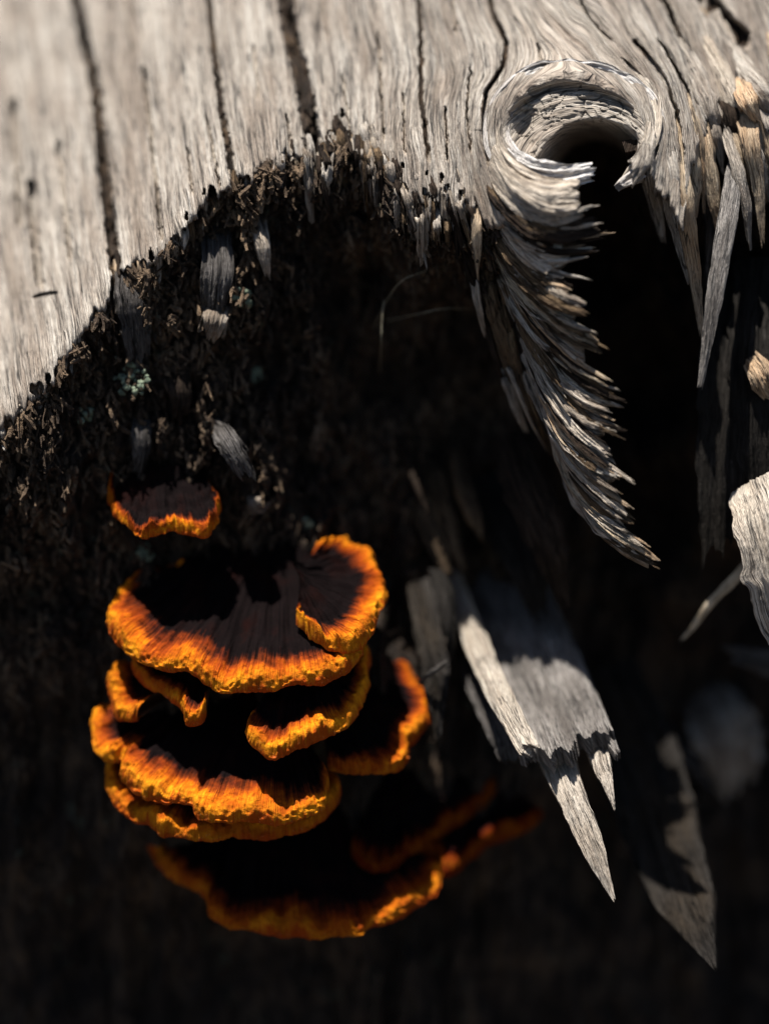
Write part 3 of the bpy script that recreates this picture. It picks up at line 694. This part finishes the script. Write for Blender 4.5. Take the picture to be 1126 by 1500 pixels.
# named splinters of the stump: pts, widths, thickness, material
SPL = [
 # right of the knot
 ([(962, 170, 0), (978, 260, -1), (992, 340, 0), (1008, 410, 3)], [34, 32, 22, 8], 3, M_shell),
 ([(985, 170, 2), (1002, 290, 0), (1016, 390, -1), (1026, 482, 1)], [26, 30, 20, 7], 2.5, M_tan),
 ([(945, 190, 4), (952, 250, 3), (962, 300, 5), (972, 352, 9)], [26, 24, 18, 6], 3, M_shell),
 ([(1012, 120, 4), (1030, 210, 2), (1044, 290, 2), (1056, 352, 4)], [28, 24, 18, 5], 3, M_tan),
 ([(1030, 190, 8), (1038, 270, 7), (1040, 340, 8), (1034, 404, 10)], [26, 20, 14, 5], 2.5, M_grey),
 ([(1084, 130, 2), (1098, 200, 0), (1110, 270, 1), (1117, 352, 3)], [36, 28, 18, 4], 3, M_tan),
 ([(1052, 120, 5), (1066, 170, 4), (1074, 215, 6), (1078, 250, 9)], [40, 34, 20, 6], 3, M_brown),
 ([(1066, 84, 4), (1080, 116, 1), (1094, 146, 0), (1110, 176, 1)], [16, 30, 30, 12], 3, M_fresh),
 ([(990, 60, 6), (1020, 110, 4), (1040, 160, 3), (1052, 200, 5)], [26, 30, 26, 10], 4, M_shell),
 ([(1010, 40, 8), (1046, 96, 6), (1072, 150, 5), (1084, 190, 8)], [30, 34, 28, 12], 4, M_pale),
 ([(1030, 30, 8), (1078, 90, 6), (1112, 130, 5), (1140, 170, 6)], [30, 34, 34, 20], 4, M_shell),
 ([(908, 96, 0), (952, 140, -6), (952, 205, -8), (912, 262, -4)], [20, 26, 24, 6], 3, M_pale),
 ([(935, 215, 6), (938, 260, 8), (945, 300, 12), (960, 345, 18)], [40, 34, 24, 8], 3, M_brown),
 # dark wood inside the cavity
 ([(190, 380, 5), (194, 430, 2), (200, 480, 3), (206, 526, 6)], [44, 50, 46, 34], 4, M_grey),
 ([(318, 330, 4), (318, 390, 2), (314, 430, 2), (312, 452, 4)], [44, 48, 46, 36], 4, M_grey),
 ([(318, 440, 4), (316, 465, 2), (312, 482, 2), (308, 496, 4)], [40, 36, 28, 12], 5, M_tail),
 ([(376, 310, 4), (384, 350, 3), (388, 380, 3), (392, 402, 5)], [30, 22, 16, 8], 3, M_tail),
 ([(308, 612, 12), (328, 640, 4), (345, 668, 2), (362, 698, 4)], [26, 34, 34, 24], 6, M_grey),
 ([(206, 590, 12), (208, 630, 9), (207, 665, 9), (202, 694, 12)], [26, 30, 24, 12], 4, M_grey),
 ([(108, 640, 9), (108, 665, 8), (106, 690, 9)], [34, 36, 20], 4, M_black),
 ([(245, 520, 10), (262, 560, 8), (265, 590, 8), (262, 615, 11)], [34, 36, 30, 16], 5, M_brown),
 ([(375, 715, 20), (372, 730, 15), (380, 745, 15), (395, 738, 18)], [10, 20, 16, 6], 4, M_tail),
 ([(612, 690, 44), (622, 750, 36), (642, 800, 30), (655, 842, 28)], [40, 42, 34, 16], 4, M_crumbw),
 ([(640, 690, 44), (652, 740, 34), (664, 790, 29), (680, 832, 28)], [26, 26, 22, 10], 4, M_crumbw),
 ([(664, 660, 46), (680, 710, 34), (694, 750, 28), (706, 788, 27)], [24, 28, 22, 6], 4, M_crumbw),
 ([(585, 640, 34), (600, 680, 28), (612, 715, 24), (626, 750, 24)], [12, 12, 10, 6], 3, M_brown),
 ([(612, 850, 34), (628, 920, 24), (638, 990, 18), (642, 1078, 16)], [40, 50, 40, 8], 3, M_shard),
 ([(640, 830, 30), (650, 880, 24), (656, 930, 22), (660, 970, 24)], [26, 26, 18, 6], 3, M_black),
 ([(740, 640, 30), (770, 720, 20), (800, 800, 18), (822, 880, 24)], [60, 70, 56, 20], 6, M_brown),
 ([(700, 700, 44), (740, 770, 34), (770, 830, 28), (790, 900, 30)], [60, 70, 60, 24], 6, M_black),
 # dark column on the right
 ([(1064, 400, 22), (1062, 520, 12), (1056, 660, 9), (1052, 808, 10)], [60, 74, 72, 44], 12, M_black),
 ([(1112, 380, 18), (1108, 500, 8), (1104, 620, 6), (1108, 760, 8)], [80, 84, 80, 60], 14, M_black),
 ([(1096, 520, 8), (1110, 540, 2), (1120, 560, 1), (1130, 580, 3)], [22, 40, 44, 26], 4, M_tan),
]
for i, (p, w, th, m) in enumerate(SPL):
    if 13 <= i < 22: p = [(p[0][0], p[0][1], p[0][2] + 6)] + list(p[1:])
    if i < 13:
        p = [list(c) for c in p]
        for j in (0, 1):
            e_ = float(np.interp(p[j][0], EDX, EDY))
            if p[j][1] < e_: p[j][2] = float(shell_base(np.array(p[j][0]), np.array(p[j][1]))) + (3.5, -0.6)[j]
    big = max(w) > 40
    ribbon('splinter', p, w, th, m, stump, seed=800 + i, nu=30 if big else 16, nv=70 if big else 44, jag=0.22 if 13 <= i < 22 else 0.09, ridge=0.55 if big else 0.4, arch=0.18 if big else 0.28, roll=rng.uniform(-0.25, 0.25))

# crumbs and fibres clinging to the rotted wall: too small to count
def make_crumbs():
    r = np.random.default_rng(5)
    Vs = []; Qs = []; UVs = []; off = 0
    n = 8200
    xs = r.uniform(-20, 760, n); ys = r.uniform(0, 1, n)
    ey = np.interp(xs, EDX, EDY); py = ey - 4 + (r.uniform(0, 1, n) ** 2.1) * np.minimum(560, 1150 - ey)
    d = core_depth(xs, py)
    for i in range(n):
        L = r.uniform(5, 30) if r.random() < 0.65 else r.uniform(3, 9); w = r.uniform(1.5, 7.5)
        if L < 8: w = r.uniform(3, 8)
        a = r.normal(0.12, 0.45); c, s = math.cos(a), math.sin(a)
        tl = r.uniform(-0.5, 0.9)
        k = 5
        t = np.linspace(-0.5, 0.5, k); ww = w * (0.35 + 0.65 * np.cos(t * 2.6)) * r.uniform(0.7, 1.3, k)
        cx = xs[i] + s * t * L; cy = py[i] + c * t * L; cd = d[i] - 0.6 - tl * (t + 0.5) * L * 0.15
        ring = []
        for (ox, od) in ((-0.5, 0.2), (0.1, -0.45), (0.5, 0.1), (0.0, 0.6)):
            jx = r.normal(0, 0.12, k)
            ring.append(W(cx + c * (ox + jx) * ww, cy - s * (ox + jx) * ww, cd + od * ww * 0.15))
        V = np.stack(ring, 1).reshape(-1, 3)
        q = grid_quads(k, 4, off, True)
        q = np.vstack([q, [[off, off + 1, off + 2, off + 3]], [[off + 4 * k - 1, off + 4 * k - 2, off + 4 * k - 3, off + 4 * k - 4]]])
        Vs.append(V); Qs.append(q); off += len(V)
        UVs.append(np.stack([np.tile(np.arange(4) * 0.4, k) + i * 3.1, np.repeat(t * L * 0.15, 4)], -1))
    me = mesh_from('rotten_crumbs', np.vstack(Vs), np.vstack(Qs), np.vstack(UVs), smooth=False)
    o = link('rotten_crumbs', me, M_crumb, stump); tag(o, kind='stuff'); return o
make_crumbs()

# ------------------------------------------------------------------ bracket fungi
FL = dict(
 A=('small dark bracket with a thin orange rim growing alone above the tiered cluster', 'bracket_fungus'),
 B=('broad blackish bracket with wavy orange-yellow rim, uppermost of the tiered cluster', 'bracket_fungus'),
 C=('dark rounded bracket lobe with curled orange rim overlapping the broad top bracket', 'bracket_fungus'),
 D=('narrow ragged orange-edged bracket tucked under the left of the broad top bracket', 'bracket_fungus'),
 E=('hook-shaped bracket with orange rim directly under the broad top bracket', 'bracket_fungus'),
 F=('rounded orange bracket lobe peeking out behind the ragged-edged bracket', 'bracket_fungus'),
 G=('large lobed dark bracket with glowing orange rim in the middle of the cluster', 'bracket_fungus'),
 H=('dark bracket with reddish orange rim beside the hanging grey splinter', 'bracket_fungus'),
 I=('thin shaded orange-brown bracket squeezed below the large lobed bracket', 'bracket_fungus'),
 J=('wide dark shaded bracket with dull orange rim, lowest of the cluster', 'bracket_fungus'),
 K=('shaded thin bracket with faint orange rim behind the lowest wide bracket', 'bracket_fungus'),
 L=('dim brownish bracket deepest in shade towards the pale hanging spike', 'bracket_fungus'))
FM = {}
def fungus(f, idx):
    rim = np.array(f['rim'], float)
    nt, nr, nb = 300, 74, 20
    seg = np.concatenate([[0], np.cumsum(np.linalg.norm(np.diff(rim, axis=0), axis=1))]); L = seg[-1]
    tt = np.linspace(0, 1, nt)
    rp = crom(rim, np.interp(tt * L, seg, np.linspace(0, 1, len(rim))))
    # small scallops on the growing edge
    tg = np.gradient(rp, axis=0); tg /= np.linalg.norm(tg, axis=1, keepdims=True); nm = np.stack([-tg[:, 1], tg[:, 0]], 1)
    rp = rp + nm * (3.0 * vn(tt * L / 22, 0.5, idx * 5 + 7) + 2.2 * vn(tt * L / 10, 0.5, idx * 5 + 1) + 1.3 * vn(tt * L / 4.5, 0.5, idx * 5 + 2))[:, None]
    dr, n = cap_plane_depth(rp[:, 0], rp[:, 1], f['anchor'], f.get('roll', 0))
    (x0, y0), (x1, y1) = f['base']
    e = sstep(0, 1, tt)
    bx = x0 + (x1 - x0) * e; by = y0 + (y1 - y0) * e
    db, _ = cap_plane_depth(bx, by, f['anchor'], f.get('roll', 0))
    Rw = W(rp[:, 0], rp[:, 1], dr); Bw = W(bx, by, db)
    arc = np.concatenate([[0], np.cumsum(np.linalg.norm(np.diff(Rw, axis=0), axis=1))]) * 1000
    T = f['th'] * 0.72
    dirv = Rw - Bw; Rl = np.linalg.norm(dirv, axis=1) * 1000; dirv /= np.linalg.norm(dirv, axis=1, keepdims=True)
    tk = T * (0.85 + 0.35 * vn(tt * L / 60, 0.5, idx + 31))
    # profile: top rows rho 0..1 incl. rounded edge, then underside rows
    rho_t = np.concatenate([np.linspace(0, 0.68, 34, endpoint=False), np.linspace(0.68, 1.0, nr - 34)])
    rows = []; vs = []
    for rho in rho_t:
        inn = np.maximum(Rl - tk * 0.5, 1.0)
        if rho < 0.9:
            a = rho / 0.9; along = a * inn; hh = tk * 0.5
        else:
            ph = (rho - 0.9) / 0.1 * math.pi * 0.5
            along = inn + tk * 0.5 * math.sin(ph); hh = tk * 0.5 * math.cos(ph)
        swell = 0.5 * math.exp(-((rho - 0.86) / 0.07) ** 2) - 0.9 * math.exp(-((rho - 0.62) / 0.16) ** 2) + 3.0 * (1 - min(rho / 0.45, 1)) ** 2
        droop = -2.2 * max(0, rho - 0.72) ** 2 / 0.08
        fade = 1 - sstep(0.93, 1.0, rho)
        x = rho
        dis = swell + droop + fade * (1.0 * vn(arc / 3.4, x * 2.2 + 9, idx + 3) * sstep(0.1, 0.6, x) + 0.55 * vn(arc / 1.3, x * 4, idx + 4)) + 1.5 * vn(arc / 9, x * 2.5, idx + 5) * sstep(0.3, 0.8, x) \
              + fade * 0.5 * math.sin(rho * 30) * 0.35
        gran = 0.34 * vn(arc / 0.9, x * Rl / 0.9, idx + 6) * sstep(0.70, 0.82, x)
        rows.append(Bw + dirv * ((along + gran * 0.6) * 0.001)[:, None] + n * ((hh + dis + gran) * 0.001)[:, None]); vs.append(np.full(nt, rho))
    rim_row = rows[-1]
    for j in range(1, nb + 1):
        a = j / nb
        inn = np.maximum(Rl - tk * 0.5, 1.0)
        if a < 0.25:
            ph = a / 0.25 * math.pi * 0.5; along = inn + tk * 0.5 * math.cos(ph); hh = -tk * 0.5 * math.sin(ph)
        else:
            b = (a - 0.25) / 0.75; along = inn * (1 - b); hh = -tk * 0.5 - b * 4.0
        dis = -2.2 * max(0, 0.28 * (1 - a)) ** 2 / 0.08 + 1.5 * vn(arc / 9, 2.5, idx + 5) + 0.3 * vn(arc / 2, a * 9, idx + 8)
        rows.append(Bw + dirv * (along * 0.001)[:, None] + n * ((hh + dis) * 0.001)[:, None]); vs.append(np.full(nt, 1.0 - 0.2 * a))
    P = np.stack(rows, 0); vv = np.stack(vs, 0)
    nrow = P.shape[0]
    uv = np.stack([np.tile(arc + idx * 31, (nrow, 1)), vv], -1)
    N = gnormals(P)
    # top faces must look along n
    if np.mean(N[10:30] @ n) < 0: N = -N
    root = empty('bracket_fungus', FL[f['k']][0], 'fungus', 'bracket fungi growing in the cavity')
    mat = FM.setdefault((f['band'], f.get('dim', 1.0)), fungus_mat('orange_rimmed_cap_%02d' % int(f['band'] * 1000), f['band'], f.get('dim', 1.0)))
    cut = int(np.searchsorted(rho_t, f['band'] - 0.02)); und = nr + 5
    for nmv, a, b, m in (('cap', 0, cut + 1, mat), ('rim', cut, und + 1, mat), ('pore_surface', und, nrow, M_pore)):
        V = P[a:b].reshape(-1, 3); q = grid_quads(b - a, nt)
        fn = np.cross(V[q[:, 1]] - V[q[:, 0]], V[q[:, 2]] - V[q[:, 0]])
        if np.sum(fn * N[a:b].reshape(-1, 3)[q[:, 0]]) < 0: q = q[:, ::-1]
        me = mesh_from(nmv, V, q, uv[a:b].reshape(-1, 2), normals=N[a:b].reshape(-1, 3))
        link(nmv, me, m, root)
for i, f in enumerate(FUNGI): fungus(f, 40 + i * 3)

# ------------------------------------------------------------------ loose broken wood lodged in the cavity
def wood_thing(name, label, cat, group, main, extra=()):
    root = empty(name, label, cat, group)
    for part, kw in [main] + list(extra): ribbon(part, parent=root, **kw)
    return root
wood_thing('broken_slab', 'broken grey wood slab with jagged lower end, half in shade', 'wood slab', None,
  ('face_board', dict(pts=[(716, 800, 62), (756, 900, 42), (795, 1000, 22), (832, 1094, 1)], widths=[96, 118, 132, 142], thick=4.5, mat=M_slab, seed=901, nu=90, nv=150, jag=0.075, ridge=0.55, arch=0.03, wob=0.03, roll=0.12)),
  [('edge_strip', dict(pts=[(655, 840, 48), (690, 935, 26), (722, 1010, 9), (766, 1092, -7)], widths=[28, 34, 34, 24], thick=3, mat=M_pale, seed=903, nu=24, nv=90, jag=0.05, ridge=0.25, arch=0.1, wob=0.06, roll=-0.5)),
   ('splinter', dict(pts=[(790, 850, 52), (830, 940, 33), (868, 1030, 14), (902, 1098, 1)], widths=[20, 26, 26, 10], thick=3, mat=M_slab, seed=905, nu=18, nv=70, jag=0.06, ridge=0.35, arch=0.2, roll=0.3))])
wood_thing('wood_spike', 'long pale pointed wood spike hanging from beneath the slab', 'splinter', None,
  ('shaft', dict(pts=[(790, 1050, 26), (826, 1140, 4), (860, 1222, -3), (898, 1316, -6)], widths=[56, 50, 40, 34, 4], thick=3, mat=M_pale, seed=911, nu=26, nv=100, jag=0.03, ridge=0.22, arch=0.16, wob=0.08)))
wood_thing('wood_spike', 'short thin pale spike beneath the slab beside the long spike', 'splinter', None,
  ('shaft', dict(pts=[(862, 1040, 24), (876, 1104, 5), (888, 1144, 0), (900, 1186, -2)], widths=[36, 30, 18, 3], thick=2, mat=M_pale, seed=913, nu=14, nv=50, jag=0.03, ridge=0.18, arch=0.18)))
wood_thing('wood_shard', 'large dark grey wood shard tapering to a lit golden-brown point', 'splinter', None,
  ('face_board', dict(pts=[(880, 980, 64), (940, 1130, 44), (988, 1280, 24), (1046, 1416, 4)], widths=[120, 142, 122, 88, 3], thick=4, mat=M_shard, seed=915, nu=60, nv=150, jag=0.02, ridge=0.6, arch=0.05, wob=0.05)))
wood_thing('wood_shard', 'dark stub of wood behind the left edge of the slab', 'splinter', None,
  ('face_board', dict(pts=[(690, 960, 40), (712, 1020, 22), (734, 1070, 14), (746, 1114, 12)], widths=[46, 50, 48, 30], thick=4, mat=M_grey, seed=917, nu=26, nv=60, jag=0.08, ridge=0.4, arch=0.1)))
wood_thing('wood_chunk', 'pale broken chunk of wood against the blackened column', 'wood chunk', None,
  ('face_board', dict(pts=[(1100, 706, 3), (1118, 760, -6), (1140, 840, -8), (1170, 930, -4)], widths=[74, 92, 104, 100], thick=12, mat=M_pale, seed=919, nu=60, nv=100, jag=0.04, rag0=0.0, ridge=0.4, arch=0.06, roll=-0.25)))
wood_thing('leaning_stick', 'long bluish grey stick leaning down beside the torn tan splinters', 'stick', None,
  ('shaft', dict(pts=[(1082, 205, 6), (1066, 320, -4), (1045, 440, -8), (1025, 566, -8)], widths=[22, 30, 24, 8], thick=3.5, mat=M_slab, seed=921, nu=18, nv=110, jag=0.02, ridge=0.25, arch=0.4)))
wood_thing('forked_splinter', 'small grey forked splinter pointing out over the dark hollow', 'splinter', None,
  ('shaft', dict(pts=[(1170, 985, 60), (1130, 972, 50), (1095, 962, 44), (1060, 948, 40)], widths=[44, 40, 26, 5], thick=3, mat=M_grey, seed=923, nu=18, nv=50, jag=0.05, ridge=0.4, arch=0.2)),
  [('tine', dict(pts=[(1130, 985, 48), (1105, 976, 44), (1085, 971, 41), (1070, 969, 40)], widths=[22, 16, 10, 3], thick=2, mat=M_grey, seed=925, nu=10, nv=30))])
wood_thing('wood_splinter', 'thin blurred grey splinter behind the large dark shard', 'splinter', None,
  ('shaft', dict(pts=[(960, 1040, 88), (985, 1080, 74), (1010, 1115, 68), (1040, 1156, 66)], widths=[16, 20, 22, 12], thick=3, mat=M_grey, seed=927, nu=12, nv=40)))
wood_thing('wood_chunk', 'blurred grey chunk of wood deep in the hollow behind the dark shard', 'wood chunk', None,
  ('face_board', dict(pts=[(1020, 990, 100), (1045, 1040, 82), (1066, 1090, 78), (1084, 1146, 84)], widths=[70, 104, 112, 80], thick=12, mat=M_shell, seed=941, nu=40, nv=50, jag=0.15, ridge=1.2, arch=0.25, wob=0.2)))
wood_thing('wood_splinter', 'dark dangling splinter chip crossing the tip of the hanging grey splinter', 'splinter', None,
  ('shaft', dict(pts=[(612, 1002, 17), (626, 990, 14), (640, 980, 13), (655, 970, 16)], widths=[3, 7, 9, 8], thick=1, mat=M_grey, seed=929, nu=8, nv=20)))
wood_thing('grass_blade', 'curved dry grass blade beside the pale wood chunk', 'grass blade', None,
  ('blade', dict(pts=[(1100, 820, 16), (1076, 848, 17), (1040, 884, 20), (1018, 915, 24), (1000, 936, 28)], widths=[16, 16, 14, 9, 4], thick=0.5, mat=M_dry, seed=931, nu=8, nv=60, ridge=0.1, arch=0.3)))

def thread(name, label, cat, pts, r_px, mat, group=None):
    n = 50; c = crom(pts, np.linspace(0, 1, n)); C = W(c[:, 0], c[:, 1], c[:, 2])
    a = np.linspace(0, 2 * math.pi, 6, endpoint=False); r = r_px * PX
    P = C[:, None, :] + r * (np.cos(a)[None, :, None] * R_ + np.sin(a)[None, :, None] * U_)
    me = mesh_from(name, P.reshape(-1, 3), grid_quads(n, 6, 0, True), np.zeros((n * 6, 2)))
    return tag(link(name, me, mat), label, cat, group)
thread('fibre', 'pale thread slanting from the torn edge into the cavity', 'fibre', [(548, 480, 30), (566, 440, 16), (590, 410, 10), (625, 396, 12)], 0.45, M_silk)
thread('fibre', 'fine pale thread curving across the dark cavity', 'fibre', [(565, 470, 28), (610, 460, 16), (650, 452, 14), (690, 452, 20)], 0.45, M_silk)
thread('fibre', 'single thread hanging straight down inside the cavity', 'fibre', [(562, 440, 14), (559, 470, 14), (558, 505, 16), (556, 545, 32)], 0.45, M_silk)

# lichen clumps: small lobed cushions
def lichen(cx, cy, r, label, seed, dd=0.0):
    rr = np.random.default_rng(seed); Vs = []; Qs = []; off = 0
    for i in range(int(10 + r)):
        a = rr.uniform(0, 6.28); q = r * math.sqrt(rr.uniform(0, 1)); x = cx + q * math.cos(a); y = cy + q * 1.1 * math.sin(a)
        d0 = float(core_depth(np.array([x]), np.array([y]))[0]) - 0.5 + dd
        s = rr.uniform(3.0, 6.5); m, k = 6, 10
        th = np.linspace(0.05, math.pi - 0.05, m)[:, None]; ph = np.linspace(0, 2 * math.pi, k, endpoint=False)[None, :]
        w = s * (1 + 0.28 * np.sin(3 * ph + a) + 0.15 * rr.normal(size=(m, k)))
        V = W(x + w * np.sin(th) * np.cos(ph), y + w * 0.8 * np.cos(th) + 0 * ph, d0 + w * 0.09 * np.sin(th) * np.sin(ph)).reshape(-1, 3)
        Vs.append(V); Qs.append(grid_quads(m, k, off, True)); off += len(V)
    me = mesh_from('lichen', np.vstack(Vs), np.vstack(Qs), np.zeros((off, 2)))
    tag(link('lichen', me, M_lichen), label, 'lichen', 'lichen cushions on the rotted wall')
lichen(192, 556, 24, 'largest grey-green lichen cushion below the recessed grey strip', 1)
lichen(356, 436, 14, 'dull green lichen cushion beside the hanging fibrous chunk', 2)
lichen(374, 549, 9, 'small yellow-green lichen dot on the dark cavity wall', 3)
lichen(124, 606, 11, 'pale lichen crust near the torn left edge', 4)
lichen(212, 808, 10, 'small lichen dot just above the broad top bracket', 5)
lichen(452, 768, 5, 'pale lichen scrap above the curled bracket lobe', 6)

# ------------------------------------------------------------------ ground
gz = 0.0
n = 60; rr_ = np.concatenate([np.linspace(0.0, 1.0, 40), np.geomspace(1.2, 200, 30)]); aa = np.linspace(0, 2 * math.pi, 97)[:-1]
X = rr_[:, None] * np.cos(aa); Y = rr_[:, None] * np.sin(aa); Z = gz + 0.006 * vn(X * 18, Y * 18, 81) + 0.01 * vn(X * 5, Y * 5, 82)
gm = mesh_from('ground', np.stack([X, Y, Z], -1).reshape(-1, 3), grid_quads(len(rr_), 96, 0, True)[:, ::-1], np.stack([X, Y], -1).reshape(-1, 2))
tag(link('ground', gm, M_soil), kind='structure')
